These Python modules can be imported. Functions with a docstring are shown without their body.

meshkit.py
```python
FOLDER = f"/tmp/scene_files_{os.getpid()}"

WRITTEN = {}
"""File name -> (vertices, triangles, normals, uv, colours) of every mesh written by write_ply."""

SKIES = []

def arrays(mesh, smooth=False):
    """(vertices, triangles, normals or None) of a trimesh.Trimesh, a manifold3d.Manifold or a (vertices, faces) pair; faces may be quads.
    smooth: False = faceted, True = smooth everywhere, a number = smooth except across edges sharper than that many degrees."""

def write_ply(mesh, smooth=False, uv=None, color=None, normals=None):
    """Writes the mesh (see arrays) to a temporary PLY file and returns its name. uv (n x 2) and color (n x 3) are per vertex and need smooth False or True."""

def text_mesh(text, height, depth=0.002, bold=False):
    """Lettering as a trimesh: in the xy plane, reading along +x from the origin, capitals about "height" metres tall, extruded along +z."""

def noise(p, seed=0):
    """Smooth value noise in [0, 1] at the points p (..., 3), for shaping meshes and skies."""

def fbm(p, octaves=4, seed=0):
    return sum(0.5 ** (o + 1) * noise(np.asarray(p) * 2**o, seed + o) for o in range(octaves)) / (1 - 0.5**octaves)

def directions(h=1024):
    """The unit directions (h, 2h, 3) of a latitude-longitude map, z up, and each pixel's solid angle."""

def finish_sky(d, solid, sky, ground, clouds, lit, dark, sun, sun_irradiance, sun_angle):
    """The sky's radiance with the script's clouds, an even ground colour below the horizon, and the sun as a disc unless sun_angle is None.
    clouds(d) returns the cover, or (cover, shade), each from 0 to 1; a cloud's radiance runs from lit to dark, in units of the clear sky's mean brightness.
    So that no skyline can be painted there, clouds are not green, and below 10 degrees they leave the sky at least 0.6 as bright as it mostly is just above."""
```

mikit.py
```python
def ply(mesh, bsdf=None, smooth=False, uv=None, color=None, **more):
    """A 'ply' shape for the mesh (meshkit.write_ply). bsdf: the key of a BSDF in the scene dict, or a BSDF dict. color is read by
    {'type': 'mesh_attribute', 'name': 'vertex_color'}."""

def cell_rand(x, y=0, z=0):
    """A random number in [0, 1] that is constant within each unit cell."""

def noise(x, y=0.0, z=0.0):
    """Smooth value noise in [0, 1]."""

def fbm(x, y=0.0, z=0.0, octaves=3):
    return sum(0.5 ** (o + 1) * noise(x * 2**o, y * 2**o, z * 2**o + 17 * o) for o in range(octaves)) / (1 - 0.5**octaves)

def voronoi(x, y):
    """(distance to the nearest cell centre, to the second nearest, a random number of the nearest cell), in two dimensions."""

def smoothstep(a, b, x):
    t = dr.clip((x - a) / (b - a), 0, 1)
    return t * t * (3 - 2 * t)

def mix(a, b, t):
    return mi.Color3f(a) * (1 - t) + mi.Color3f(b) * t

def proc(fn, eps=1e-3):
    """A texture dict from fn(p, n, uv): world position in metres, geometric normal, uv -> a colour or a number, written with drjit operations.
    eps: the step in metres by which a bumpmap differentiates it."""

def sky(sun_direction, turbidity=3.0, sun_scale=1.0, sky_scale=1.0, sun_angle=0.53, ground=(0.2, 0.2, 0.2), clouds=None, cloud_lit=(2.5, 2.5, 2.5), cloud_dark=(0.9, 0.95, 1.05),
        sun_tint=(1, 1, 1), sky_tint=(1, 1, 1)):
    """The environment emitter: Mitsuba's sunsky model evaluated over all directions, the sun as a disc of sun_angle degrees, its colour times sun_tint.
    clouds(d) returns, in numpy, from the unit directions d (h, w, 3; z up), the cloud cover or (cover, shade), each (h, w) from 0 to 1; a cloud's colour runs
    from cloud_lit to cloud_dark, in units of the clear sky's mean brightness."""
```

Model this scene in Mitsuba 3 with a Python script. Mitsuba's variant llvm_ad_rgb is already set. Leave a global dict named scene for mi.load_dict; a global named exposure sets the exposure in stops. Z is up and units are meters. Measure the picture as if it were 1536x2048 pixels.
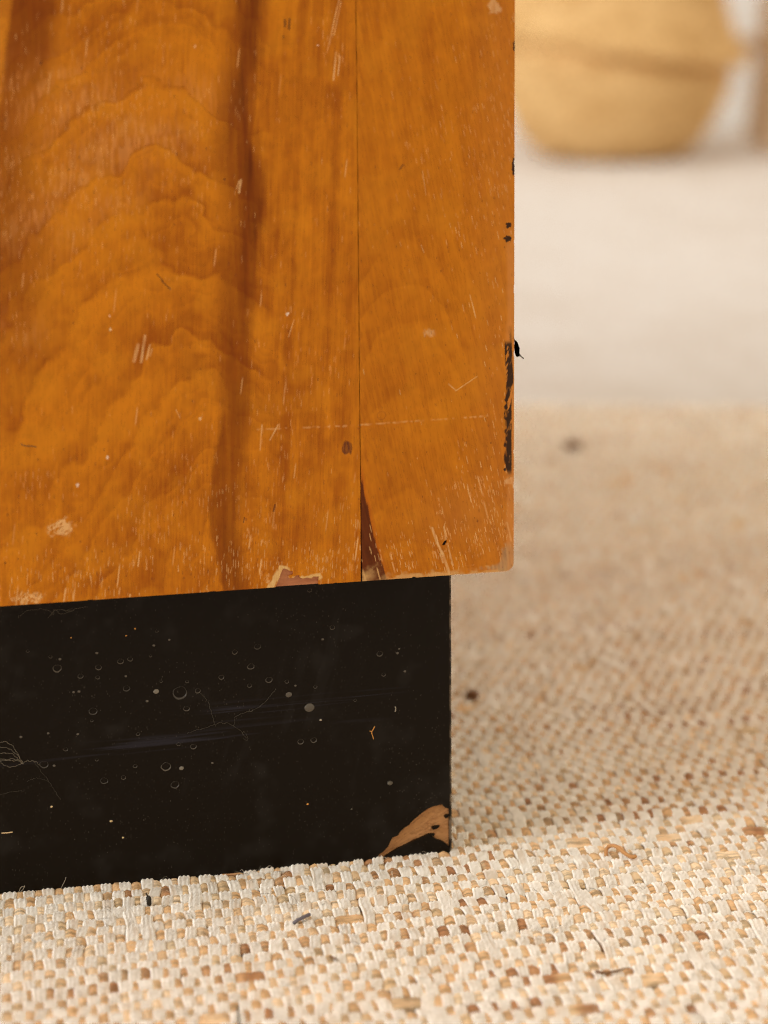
import math, random
import numpy as np, trimesh, drjit as dr, mitsuba as mi, mikit, meshkit
import manifold3d as m3
from mikit import proc, noise, fbm, cell_rand, smoothstep, mix
from shapely.geometry import Polygon, box as sbox, LineString, Point
from shapely.ops import unary_union
import shapely

T = mi.ScalarTransform4f
scene, labels = {}, {}
rng = np.random.default_rng(7)

# ------------------------------------------------------------------ camera, light, exposure
F_PX, PITCH, ROLL, CAM_H = 5690.0, 0.2211, -0.0081, 0.2325
FWD = np.array([0, math.cos(PITCH), -math.sin(PITCH)])
R0, U0 = np.array([1.0, 0, 0]), np.cross([1.0, 0, 0], FWD)
RIGHT = math.cos(ROLL) * R0 + math.sin(ROLL) * U0
UP = -math.sin(ROLL) * R0 + math.cos(ROLL) * U0
EYE = np.array([0, 0, CAM_H])
scene['camera'] = {'type': 'thinlens', 'fov': 2 * math.degrees(math.atan(768 / F_PX)), 'fov_axis': 'x',
                   'to_world': T().look_at(origin=EYE.tolist(), target=(EYE + FWD).tolist(), up=UP.tolist()),
                   'aperture_radius': 0.0046, 'focus_distance': 0.668, 'near_clip': 0.05, 'far_clip': 50.0}
exposure = 0.12
# daylight from a big window on the left plus the light that the pale room throws back
KEY_AT, KEY_TO, KEY_W, KEY_H, KEY_L = np.array([-3.3, -0.75, 2.1]), np.array([0.1, 1.0, 0.0]), 2.0, 2.0, 10.3
scene['window_light'] = {'type': 'rectangle', 'to_world': T().look_at(origin=KEY_AT.tolist(), target=KEY_TO.tolist(), up=[0, 0, 1]).scale([KEY_W / 2, KEY_H / 2, 1]),
                         'emitter': {'type': 'area', 'radiance': {'type': 'rgb', 'value': [KEY_L, KEY_L * 1.02, KEY_L * 1.03]}}}
labels['window_light'] = {'kind': 'structure'}
scene['room_light'] = {'type': 'constant', 'radiance': {'type': 'rgb', 'value': [0.865, 0.715, 0.535]}}


def at_ground(px, py, z=0.0):
    """The point of the horizontal plane z that the photograph shows at this pixel."""
    d = FWD + RIGHT * (px - 768) / F_PX - UP * (py - 1024) / F_PX
    return EYE + d * (z - EYE[2]) / d[2]


# ------------------------------------------------------------------ frame of the cabinet's front
ANG = 0.2475
D = np.array([math.cos(ANG), math.sin(ANG), 0.0])
N = np.array([math.sin(ANG), -math.cos(ANG), 0.0])
C0 = np.array([0.0158, 0.6562, 0.0])
ZC, OVER, EDGE, SEAM = 0.0726, 0.012, 0.0119, -0.0248


def on_face(px, py, off=OVER):
    """(s, z) in millimetres on the plane parallel to the cabinet's front, off metres before the plinth."""
    d = FWD + RIGHT * (px - 768) / F_PX - UP * (py - 1024) / F_PX
    o = C0 + N * off
    t = np.dot(o - EYE, N) / np.dot(d, N)
    p = EYE + d * t
    return np.array([np.dot(p - C0, D), p[2]]) * 1000


def face_point(s, z, off):
    return C0 + D * s / 1000 + N * off + np.array([0, 0, z / 1000])


FM = np.eye(4)
FM[:3, 0], FM[:3, 1], FM[:3, 2] = D, [0, 0, 1], N


def face_slab(poly, off0, off1):
    """A shapely polygon in face millimetres made a slab between two offsets (metres)."""
    parts = []
    for g in getattr(poly, 'geoms', [poly]):
        if g.area < 1e-4:
            continue
        m = trimesh.creation.extrude_polygon(g, (off1 - off0) * 1000, engine='earcut')
        m.apply_scale(0.001)
        M = FM.copy()
        M[:3, 3] = C0 + N * off0
        m.apply_transform(M)
        parts.append(m)
    return trimesh.util.concatenate(parts)


def add(key, mesh, bsdf, smooth=False, **kw):
    scene[key] = mikit.ply(mesh, bsdf, smooth=smooth, **kw)
    return key


def tag(key, label=None, category=None, group=None, kind=None):
    labels[key] = {k: v for k, v in dict(label=label, category=category, group=group, kind=kind).items() if v}


def tube(points, radii, n=6, flat=1.0, cap=True):
    P = np.asarray(points, float)
    r = np.broadcast_to(np.asarray(radii, float), len(P))
    t = np.gradient(P, axis=0)
    t /= np.maximum(np.linalg.norm(t, axis=1, keepdims=True), 1e-12)
    ref = np.array([0.13, 0.21, 1.0]) if abs(t[:, 2]).mean() < 0.8 else np.array([1.0, 0.1, 0])
    a = np.cross(t, ref)
    a /= np.linalg.norm(a, axis=1, keepdims=True)
    b = np.cross(t, a)
    w = np.arange(n) * 2 * np.pi / n
    V = P[:, None] + r[:, None, None] * (np.cos(w)[None, :, None] * a[:, None] + flat * np.sin(w)[None, :, None] * b[:, None])
    V = V.reshape(-1, 3)
    i, j = np.meshgrid(np.arange(len(P) - 1), np.arange(n), indexing='ij')
    k, l = i * n + j, i * n + (j + 1) % n
    Fq = np.vstack([np.stack([k, l, l + n], -1).reshape(-1, 3), np.stack([k, l + n, k + n], -1).reshape(-1, 3)])
    if cap:
        e = len(P) - 1
        V = np.vstack([V, P[:1], P[-1:]])
        jj = np.arange(n)
        Fq = np.vstack([Fq, np.stack([(jj + 1) % n, jj, jj * 0 + len(V) - 2], 1), np.stack([e * n + jj, e * n + (jj + 1) % n, jj * 0 + len(V) - 1], 1)])
    m = trimesh.Trimesh(V, Fq, process=False)
    return m if m.volume > 0 else trimesh.Trimesh(V, Fq[:, ::-1], process=False)


def curve(pts, n=24, jitter=0.0, seed=0):
    """A smooth curve through the points."""
    from scipy.interpolate import make_interp_spline
    P = np.asarray(pts, float)
    u = np.linspace(0, 1, len(P))
    c = make_interp_spline(u, P, k=min(3, len(P) - 1))(np.linspace(0, 1, n))
    if jitter:
        q = np.linspace(0, 9, n)
        for k in range(3):
            c[:, k] += jitter * (meshkit.fbm(np.stack([q, q * 0 + seed, q * 0 + k * 7.3], 1)) - 0.5)
    return c


# ------------------------------------------------------------------ materials
def rgb(*c):
    return {'type': 'rgb', 'value': list(c)}


def principled(color, rough, spec=0.3, **kw):
    return {'type': 'principled', 'base_color': color, 'roughness': rough, 'specular': spec, **kw}


# coordinates on the front: X to the right, Y downwards, 8.5 units a millimetre (about one to a pixel of the photograph)
K = 8.5
FX0, FZ0 = (float(q) for q in on_face(0, 0))
CX, CY, DX, DY = float(C0[0]), float(C0[1]), float(D[0]), float(D[1])


def G(px, py, off=OVER):
    s, z = on_face(px, py, off)
    return float((s - FX0) * K), float((FZ0 - z) * K)


def XY(p):
    s = ((p.x - CX) * DX + (p.y - CY) * DY) * 1000
    return (s - FX0) * K, (FZ0 - p.z * 1000) * K


def path(Y, pts):
    """x along a broken line given by photograph points, as a function of Y."""
    q = [G(*a) for a in pts]
    x = mi.Float(q[0][0])
    for (x0, y0), (x1, y1) in zip(q[:-1], q[1:]):
        x = x + (x1 - x0) * dr.clip((Y - y0) / (y1 - y0), 0, 1)
    return x


def ramp(Y, pts):
    """A number that changes along Y by a broken line of (value, photograph row)."""
    q = [(float(v), G(400, r)[1]) for v, r in pts]
    x = mi.Float(q[0][0])
    for (x0, y0), (x1, y1) in zip(q[:-1], q[1:]):
        x = x + (x1 - x0) * dr.clip((Y - y0) / (y1 - y0), 0, 1)
    return x


def gauss(X, Y, px, py, rx, ry):
    x, y = G(px, py)
    return dr.exp(-dr.square((X - x) / rx) - dr.square((Y - y) / ry))


def seg(X, Y, a, b):
    """Distance to the stroke from a to b (photograph points)."""
    (x0, y0), (x1, y1) = G(*a), G(*b)
    dx, dy = x1 - x0, y1 - y0
    t = dr.clip(((X - x0) * dx + (Y - y0) * dy) / (dx * dx + dy * dy), 0, 1)
    return dr.sqrt(dr.square(X - x0 - t * dx) + dr.square(Y - y0 - t * dy))


def flecks(X, Y, lean, cw, ch, density, seed):
    """Short worn strokes along the grain, each in a cell of its own."""
    x = (X + lean * Y) / cw
    cx = dr.floor(x)
    y = Y / ch + 7 * cell_rand(cx, seed, 5)
    cy = dr.floor(y)
    r, r2, r3 = cell_rand(cx, cy, seed), cell_rand(cx, cy, seed + 1), cell_rand(cx, cy, seed + 2)
    fx, fy = x - cx, y - cy
    half = 0.10 + 0.22 * r2
    mid = half + (1 - 2 * half) * r3
    ln = 0.2 + 0.3 * cell_rand(cx, cy, seed + 3)
    body = smoothstep(half, half * 0.5, dr.abs(fx - mid)) * smoothstep(ln, ln * 0.55, dr.abs(fy - 0.5))
    return dr.select(r < density, body * (0.4 + 0.6 * r3), 0)


RAW = (0.72, 0.42, 0.17)


def veneer_left(p, n, uv):
    X, Y = XY(p)
    w1, w2 = fbm(X / 70, Y / 60, 1.0), fbm(X / 24, Y / 26, 5.0)
    wx = X + 34 * (w1 - 0.5)
    fibre = fbm((X + 0.05 * Y) / 3.2, Y / 95, 3.0)
    fine = noise((X + 0.03 * Y) / 1.6, Y / 34, 9.0)
    # cathedral figure: scalloped contours falling away from a ridge that drifts to the right lower down
    ridge = 285 + 0.40 * dr.maximum(Y - 560, 0)
    rnd = ramp(Y, [(85, 100), (70, 500), (45, 800)])
    h = dr.sqrt(dr.square(wx - ridge) + dr.square(rnd)) - rnd
    w3 = fbm(X / 42, Y / 150, 21.0)
    g = Y - 0.86 * h - 9 * (w2 - 0.5) - 95 * (w1 - 0.5) - 40 * (w3 - 0.5)
    ph = g / 96 + 0.42 * dr.sin(g / 131) + 0.25 * dr.sin(g / 57)
    fr = ph - dr.floor(ph)
    saw = smoothstep(0.0, 0.12, fr) * (1 - fr)
    amp = (0.30 + 0.9 * cell_rand(dr.floor(ph), 2, 4)) * (0.5 + 0.9 * noise(X / 110, Y / 110, 4.0)) * smoothstep(640, 440, X)
    tone = 0.53 + 0.42 * amp * (saw - 0.40)
    g2 = g + 30 * (fbm(X / 30, Y / 55, 61.0) - 0.5) + 0.12 * X
    fr2 = g2 / 41 - dr.floor(g2 / 41)
    tone = tone + 0.24 * noise(X / 70, Y / 60, 62.0) * (smoothstep(0.0, 0.2, fr2) * (1 - fr2) - 0.4)
    tone = tone + 0.62 * (fbm(X / 100, Y / 130, 14.0) - 0.5)
    # straight grain right of the dark stripe
    rgt = smoothstep(G(505, 600)[0], G(570, 600)[0], X)
    streak = fbm((X + 0.055 * Y + 8 * w1) / 15, Y / 420, 6.0)
    arch = fbm((X + 12 * (w2 - 0.5)) / 30, (Y - 0.5 * dr.abs(X - G(600, 0)[0])) / 85, 8.0)
    tone = tone * (1 - rgt) + rgt * (0.47 + 0.56 * (streak - 0.5) + 0.42 * (arch - 0.5))
    tone = tone + 0.16 * (fibre - 0.5) + 0.20 * (fine - 0.5) + 0.24 * (fbm(X / 14, Y / 20, 17.0) - 0.5)
    # dark heartwood stripe
    mid = path(Y, [(505, -250), (500, 0), (490, 120), (474, 215), (492, 330), (503, 430), (488, 540), (474, 640), (476, 760), (472, 860), (458, 960), (450, 1060), (466, 1170), (470, 1300)])
    d = X - mid + 9 * (w2 - 0.5) + 7 * (fibre - 0.5)
    wl = ramp(Y, [(40, -200), (44, 100), (60, 300), (60, 520), (46, 700), (36, 860), (38, 1000), (24, 1170)])
    soft = ramp(Y, [(30, 0), (44, 300), (40, 600), (7, 880), (6, 1100)])
    stripe = dr.select(d < 0, smoothstep(-wl - soft * 0.5, -wl + soft * 1.4, d), smoothstep(44, 8, d))
    core = smoothstep(24, 4, dr.abs(d - 5)) * smoothstep(0.25, 0.8, noise(X / 40, Y / 85, 30.0))
    stripe = stripe * (0.66 + 0.50 * fbm(X / 9, Y / 160, 31.0)) * (0.75 + 0.25 * smoothstep(900, 300, Y))
    # dark top left with a bright sliver at its edge
    tl = smoothstep(G(150, 0)[0] + 25 * (w2 - 0.5), G(90, 0)[0], X + 0.16 * Y) * smoothstep(G(0, 330)[1], G(0, 90)[1], Y + 60 * (w1 - 0.5))
    side = 0.60 * smoothstep(G(120, 0)[0] + 40 * (w1 - 0.5), G(5, 0)[0], X) * smoothstep(G(0, 860)[1], G(0, 520)[1], Y)
    sliver = smoothstep(G(34, 0)[0], G(14, 0)[0], X + 0.17 * Y + 6 * (w2 - 0.5))
    dark = dr.maximum(dr.maximum(stripe, 0.85 * tl), side) * (1 - sliver)
    rim = smoothstep(9, 0, dr.abs(X + 0.17 * Y - G(30, 0)[0])) * smoothstep(G(0, 300)[1], G(0, 60)[1], Y)
    dark = dr.maximum(dark, 0.9 * rim)
    c = mix((0.295, 0.073, 0.0032), (0.545, 0.182, 0.0075), smoothstep(0.05, 0.95, tone))
    c = mix(c, (0.58, 0.215, 0.010), 0.28 * smoothstep(0.50, 0.72, fbm(X / 60, Y / 48, 16.0)))
    c = mix(c, mix((0.115, 0.017, 0.0012), (0.20, 0.040, 0.0022), fbm((X + 6 * w1) / 7, Y / 150, 33.0)), 0.93 * dark)
    c = c * (1 - 0.15 * core * stripe)
    c = mix(c, (0.60, 0.235, 0.02), 0.35 * sliver)
    pores = flecks(X, Y, 0.05, 3.4, 17, 0.30 + 0.35 * smoothstep(0.6, 0.1, fr), 301)
    c = c * (1 - 0.20 * pores)
    # worn haze and strokes where the lacquer has gone
    haze = 0.9 * gauss(X, Y, 270, 275, 95, 55) + 0.8 * gauss(X, Y, 110, 190, 110, 60) + 0.6 * gauss(X, Y, 140, 330, 80, 50) + 0.6 * gauss(X, Y, 60, 440, 70, 70) + 0.5 * gauss(X, Y, 380, 190, 70, 40) + 0.5 * gauss(X, Y, 190, 410, 90, 45) + 0.5 * gauss(X, Y, 40, 660, 45, 35)
    haze = haze * (0.25 + 0.9 * smoothstep(0.35, 0.7, fr))
    c = mix(c, (0.60, 0.26, 0.075), dr.clip(haze, 0, 1) * (0.15 + 0.35 * smoothstep(0.35, 0.75, noise(X / 4, Y / 22, 40.0))))
    rub = 0.55 * gauss(X, Y, 200, 270, 190, 170) + 0.26 * gauss(X, Y, 60, 470, 90, 110) + 0.22 * gauss(X, Y, 45, 670, 50, 60)
    low = smoothstep(G(0, 1060)[1], G(0, 1190)[1], Y + 0.07 * X)
    rub = rub + 0.30 * gauss(X, Y, 400, 930, 50, 90) + 0.42 * gauss(X, Y, 330, 1040, 120, 90) + 0.34 * gauss(X, Y, 600, 1040, 110, 130) + 0.26 * gauss(X, Y, 545, 870, 60, 110)
    rub = rub + 0.34 * gauss(X, Y, 85, 970, 50, 35) + 0.3 * low + 0.20 * gauss(X, Y, 620, 640, 90, 150) + 0.30 * gauss(X, Y, 668, 120, 22, 110) + 0.025
    clump = smoothstep(0.25, 0.7, fbm(X / 45, Y / 50, 51.0))
    k = flecks(X, Y, 0.04, 4.4, 22, rub * clump * 0.7, 11) + 0.8 * flecks(X + 3, Y + 11, 0.10, 3.8, 14, rub * 0.5 * clump, 23) + flecks(X, Y, 0.14, 9, 62, (0.12 * low + 0.07 * gauss(X, Y, 590, 880, 130, 260)) * clump * 1.3 + 0.006, 37)
    c = mix(c, RAW, dr.clip(k, 0, 1) * (0.40 + 0.28 * low))
    for a, b, r in [((268, 722), (276, 690), 5), ((282, 724), (290, 672), 4), ((293, 718), (300, 690), 3), ((300, 712), (304, 698), 2.2), ((478, 385), (482, 360), 3), ((473, 378), (478, 362), 1.8),
                    ((667, 160), (672, 105), 2.6), ((676, 150), (680, 112), 2.0), ((655, 100), (678, 0), 1.6), ((668, 70), (682, 4), 1.3), ((577, 674), (588, 640), 1.4), ((352, 820), (360, 836), 1.5), ((540, 880), (556, 850), 2.2), ((520, 900), (524, 850), 2)]:
        s = seg(X, Y, a, b)
        c = mix(c, (0.70, 0.42, 0.18), smoothstep(r, r * 0.3, s) * (0.25 + 0.5 * noise(X / 2.5, Y / 14, 60.0)))
    dots = smoothstep(3.2, 0.6, seg(X, Y, (515, 859), (716, 851)) + 2.2 * (noise(X / 6, Y / 3, 72.0) - 0.4)) * smoothstep(0.40, 0.75, noise(X / 5, Y / 30, 70.0))
    c = mix(c, (0.70, 0.40, 0.16), dots * 0.38)
    patch = gauss(X, Y, 120, 1055, 25, 17) + gauss(X, Y, 55, 1197, 34, 13) + gauss(X, Y, 150, 1212, 22, 10) + 0.6 * gauss(X, Y, 545, 1165, 16, 22)
    patch = smoothstep(0.30, 0.75, patch + 0.9 * (fbm(X / 9, Y / 9, 81.0) - 0.5))
    c = mix(c, (0.67, 0.385, 0.155), patch * smoothstep(0.25, 0.7, fbm((X + 0.5 * Y) / 4, (Y - 0.3 * X) / 6, 82.0)) * 0.95)
    for px, py, r, v in [(155, 970, 4.2, (0.72, 0.58, 0.45)), (575, 628, 4.0, (0.80, 0.66, 0.50)), (215, 915, 3.6, (0.78, 0.60, 0.42)), (221, 659, 3.2, (0.85, 0.62, 0.34)), (219, 632, 2.2, (0.8, 0.5, 0.3)), (400, 838, 4, (0.72, 0.46, 0.22)), (636, 91, 2.2, (0.85, 0.6, 0.4)), (390, 93, 3, (0.72, 0.42, 0.2))]:
        x, y = G(px, py)
        s = dr.sqrt(dr.square(X - x) + dr.square((Y - y) * 0.8)) + 2.4 * (noise(X / 2.2, Y / 2.2, 90.0) - 0.5)
        c = mix(c, v, 0.7 * smoothstep(r, r * 0.45, s))
    # dark nail mark, dashes and specks
    x, y = G(694, 896)
    s = dr.sqrt(dr.square(X - x) + dr.square((Y - y) * 0.85)) + 5 * (noise(X / 4, Y / 9, 91.0) - 0.5)
    c = mix(c, (0.115, 0.032, 0.012), smoothstep(12.5, 8.5, s) * (0.55 + 0.45 * noise(X / 2, Y / 10, 92.0)))
    for a, b, r in [((570, 40), (570, 52), 3.2), ((579, 38), (578, 58), 3), ((567, 72), (566, 76), 2), ((314, 548), (326, 562), 1.6), ((324, 562), (340, 578), 1.8), ((550, 1010), (547, 1022), 2.6), ((449, 358), (449, 359), 3), ((82, 124), (82, 128), 2.4), ((489, 1035), (487, 1045), 1.6), ((10, 1126), (11, 1126), 2.6)]:
        c = mix(c, (0.10, 0.030, 0.008), 0.75 * smoothstep(r, r * 0.4, seg(X, Y, a, b)))
    sp = flecks(X, Y, 0.05, 7, 11, 0.012 + 0.03 * low, 101)
    c = mix(c, (0.16, 0.045, 0.012), sp * 0.6)
    # torn pale fibres around the chip and dust along the bottom edge
    torn = dr.minimum(seg(X, Y, (541, 1176), (562, 1138)), dr.minimum(seg(X, Y, (562, 1137), (574, 1140)), dr.minimum(seg(X, Y, (590, 1158), (612, 1158)), seg(X, Y, (612, 1158), (638, 1154)))))
    c = mix(c, (0.66, 0.43, 0.17), smoothstep(8, 4, torn + 4 * (noise(X / 4, Y / 9, 95.0) - 0.5)) * (0.6 + 0.4 * noise(X / 2, Y / 12, 96.0)))
    grime = fbm(X / 20, Y / 20, 97.0)
    return c * (0.93 + 0.14 * grime)


def veneer_right(p, n, uv):
    X, Y = XY(p)
    w1, w2 = fbm(X / 80, Y / 75, 2.0), fbm(X / 24, Y / 30, 6.0)
    gx, gy = G(810, 560)
    # slow arch, its legs running off down to the right
    lean = X - 0.00012 * dr.square(dr.maximum(Y - G(0, 60)[1], 0)) - 0.05 * Y
    a = Y - gy - 0.0105 * dr.square(X - gx) + 14 * (w2 - 0.5) + 60 * (w1 - 0.5)
    fr = a / 120 + 0.4 * dr.sin(a / 90)
    fr = fr - dr.floor(fr)
    band = smoothstep(0, 0.1, fr) * (1 - fr)
    streak = fbm((lean + 10 * (w1 - 0.5)) / 19, Y / 430, 11.0)
    fibre = fbm((X - 0.16 * Y) / 3.4, Y / 80, 13.0)
    low = smoothstep(G(0, 380)[1], G(0, 600)[1], Y)
    tone = 0.57 + 0.34 * (streak - 0.5) * (1 - 0.6 * low) + (0.03 + 0.12 * low) * (band - 0.4) + 0.15 * (fibre - 0.5) + 0.18 * (noise((X - 0.2 * Y) / 2.2, Y / 24, 18.0) - 0.5) + 0.22 * (fbm(X / 16, Y / 24, 19.0) - 0.5) + 0.26 * (fbm(X / 120, Y / 150, 15.0) - 0.5)
    edge = smoothstep(G(900, 500)[0], G(1025, 500)[0], X)
    c = mix((0.30, 0.075, 0.0032), (0.530, 0.178, 0.0075), smoothstep(0.05, 0.95, tone))
    c = mix(c, (0.57, 0.215, 0.011), 0.22 * smoothstep(0.48, 0.72, fbm(X / 70, Y / 60, 66.0)))
    c = mix(c, (0.48, 0.165, 0.026), 0.35 * edge)
    c = mix(c, (0.44, 0.16, 0.03), 0.35 * gauss(X, Y, 930, 1030, 90, 70))
    pores = flecks(X, Y, -0.20, 3.2, 15, 0.42, 302)
    c = c * (1 - 0.17 * pores)
    # dark heartwood wedge at the joint
    wr = path(Y, [(700, 900), (721, 940), (729, 985), (741, 1035), (752, 1085), (763, 1120), (775, 1158)])
    wd = wr - X + 3 * (noise(X / 3, Y / 30, 20.0) - 0.5)
    wedge = smoothstep(-1, 2.5, wd) * smoothstep(G(0, 930)[1], G(0, 960)[1], Y)
    c = mix(c, (0.40, 0.09, 0.006), 0.5 * smoothstep(-9, 0, wd) * smoothstep(G(0, 930)[1], G(0, 960)[1], Y))
    c = mix(c, mix((0.060, 0.012, 0.003), (0.120, 0.027, 0.007), fbm((X - 0.22 * Y) / 5, Y / 60, 22.0)), wedge * 0.95)
    # strokes
    d = 0.55 * gauss(X, Y, 960, 980, 52, 75) + 0.34 * gauss(X, Y, 990, 1075, 50, 70) + 0.22 * gauss(X, Y, 900, 1040, 60, 60) + 0.26 * gauss(X, Y, 985, 250, 55, 260) + 0.12 * gauss(X, Y, 880, 300, 70, 240) + 0.14 * gauss(X, Y, 990, 800, 40, 110)
    lowe = smoothstep(G(0, 1095)[1], G(0, 1160)[1], Y + 0.07 * X - 0.07 * 800)
    d = d + 0.45 * lowe + 0.012
    clump = smoothstep(0.22, 0.65, fbm(X / 36, Y / 40, 52.0))
    k = flecks(X, Y, -0.22, 4.8, 22, d * clump * 0.8, 12) + 0.8 * flecks(X + 3, Y, -0.17, 3.8, 13, 0.6 * d * clump, 24) + flecks(X, Y, -0.25, 9, 50, (0.10 * lowe + 0.2 * gauss(X, Y, 975, 1000, 60, 120)) * clump + 0.006, 38)
    c = mix(c, RAW, dr.clip(k, 0, 1) * (0.40 + 0.28 * low))
    for a0, b0, r in [((897, 768), (912, 781), 1.8), ((911, 782), (954, 753), 1.6), ((864, 1056), (874, 1085), 3.6), ((874, 1085), (885, 1108), 3.6), ((884, 1104), (900, 1150), 4), ((880, 1108), (886, 1125), 2.5), ((888, 1053), (892, 1078), 2.4), ((896, 1092), (906, 1130), 2.2), ((1014, 1045), (1023, 1082), 2.4), ((842, 490), (848, 505), 1.2), ((845, 342), (852, 390), 1.0)]:
        c = mix(c, (0.64, 0.38, 0.155), smoothstep(r, r * 0.35, seg(X, Y, a0, b0)) * (0.35 + 0.45 * noise(X / 2.5, Y / 12, 61.0)))
    dots = smoothstep(3.2, 0.6, seg(X, Y, (722, 850), (972, 832)) + 2.2 * (noise(X / 6, Y / 3, 73.0) - 0.4)) * smoothstep(0.38, 0.72, noise(X / 5, Y / 30, 71.0))
    c = mix(c, (0.70, 0.40, 0.16), dots * 0.42)
    patch = 1.1 * gauss(X, Y, 988, 15, 15, 13) + gauss(X, Y, 1018, 962, 14, 10) + 0.62 * gauss(X, Y, 858, 667, 19, 12)
    patch = smoothstep(0.34, 0.72, patch + 0.8 * (fbm(X / 7, Y / 9, 83.0) - 0.5))
    c = mix(c, (0.62, 0.36, 0.16), patch * (0.4 + 0.4 * noise(X / 3, Y / 6, 84.0)))
    ring = dr.abs(dr.sqrt(dr.square(X - G(763, 831)[0]) + dr.square(Y - G(763, 831)[1])) - 8)
    c = mix(c, (0.25, 0.07, 0.01), 0.35 * smoothstep(2, 0.5, ring))
    # raw rim along the bottom and the corner
    ex, ey = G(1026, 1141)
    bottom = (FZ0 - ZC * 1000) * K
    up = bottom - Y
    rimn = fbm(X / 14, Y / 9, 85.0)
    rim = smoothstep(15, 3, up + 26 * (rimn - 0.42)) * smoothstep(G(725, 0)[0], G(790, 0)[0], X + 20 * (rimn - 0.5))
    foot = smoothstep(34, 6, up + 26 * (rimn - 0.5)) * smoothstep(G(775, 0)[0], G(735, 0)[0], X + 0.8 * (34 - up)) 
    c = mix(c, (0.60, 0.36, 0.14), dr.maximum(rim * 0.8, foot * 0.85) * (0.65 + 0.35 * noise(X / 3, Y / 8, 86.0)))
    cor = smoothstep(0.35, 0.75, gauss(X, Y, 1018, 1112, 17, 32) + 0.55 * gauss(X, Y, 985, 1136, 40, 10) + 0.7 * (fbm(X / 9, Y / 12, 87.0) - 0.5))
    c = mix(c, mix((0.30, 0.17, 0.085), (0.50, 0.29, 0.13), noise((X - 0.1 * Y) / 4, Y / 22, 88.0)), cor * 0.85)
    # right edge: rubbed strip and old black paint
    er = ex - X
    strip = smoothstep(18, 9, er + 9 * (fbm(Y / 26, 3.0, X / 40) - 0.5)) * smoothstep(G(1018, 430)[1], G(1018, 520)[1], Y)
    c = mix(c, (0.56, 0.23, 0.060), strip * 0.45)
    pn = 0.6 * fbm((X + 0.25 * Y) / 7, Y / 26, 89.0) + 0.4 * fbm((X + 0.3 * Y) / 2.5, Y / 8, 93.0)
    gap = noise(3.0, Y / 34, 44.0)
    wid = ramp(Y, [(6, 700), (9, 735), (10, 805), (15, 845), (15, 975), (10, 1000)])
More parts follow.
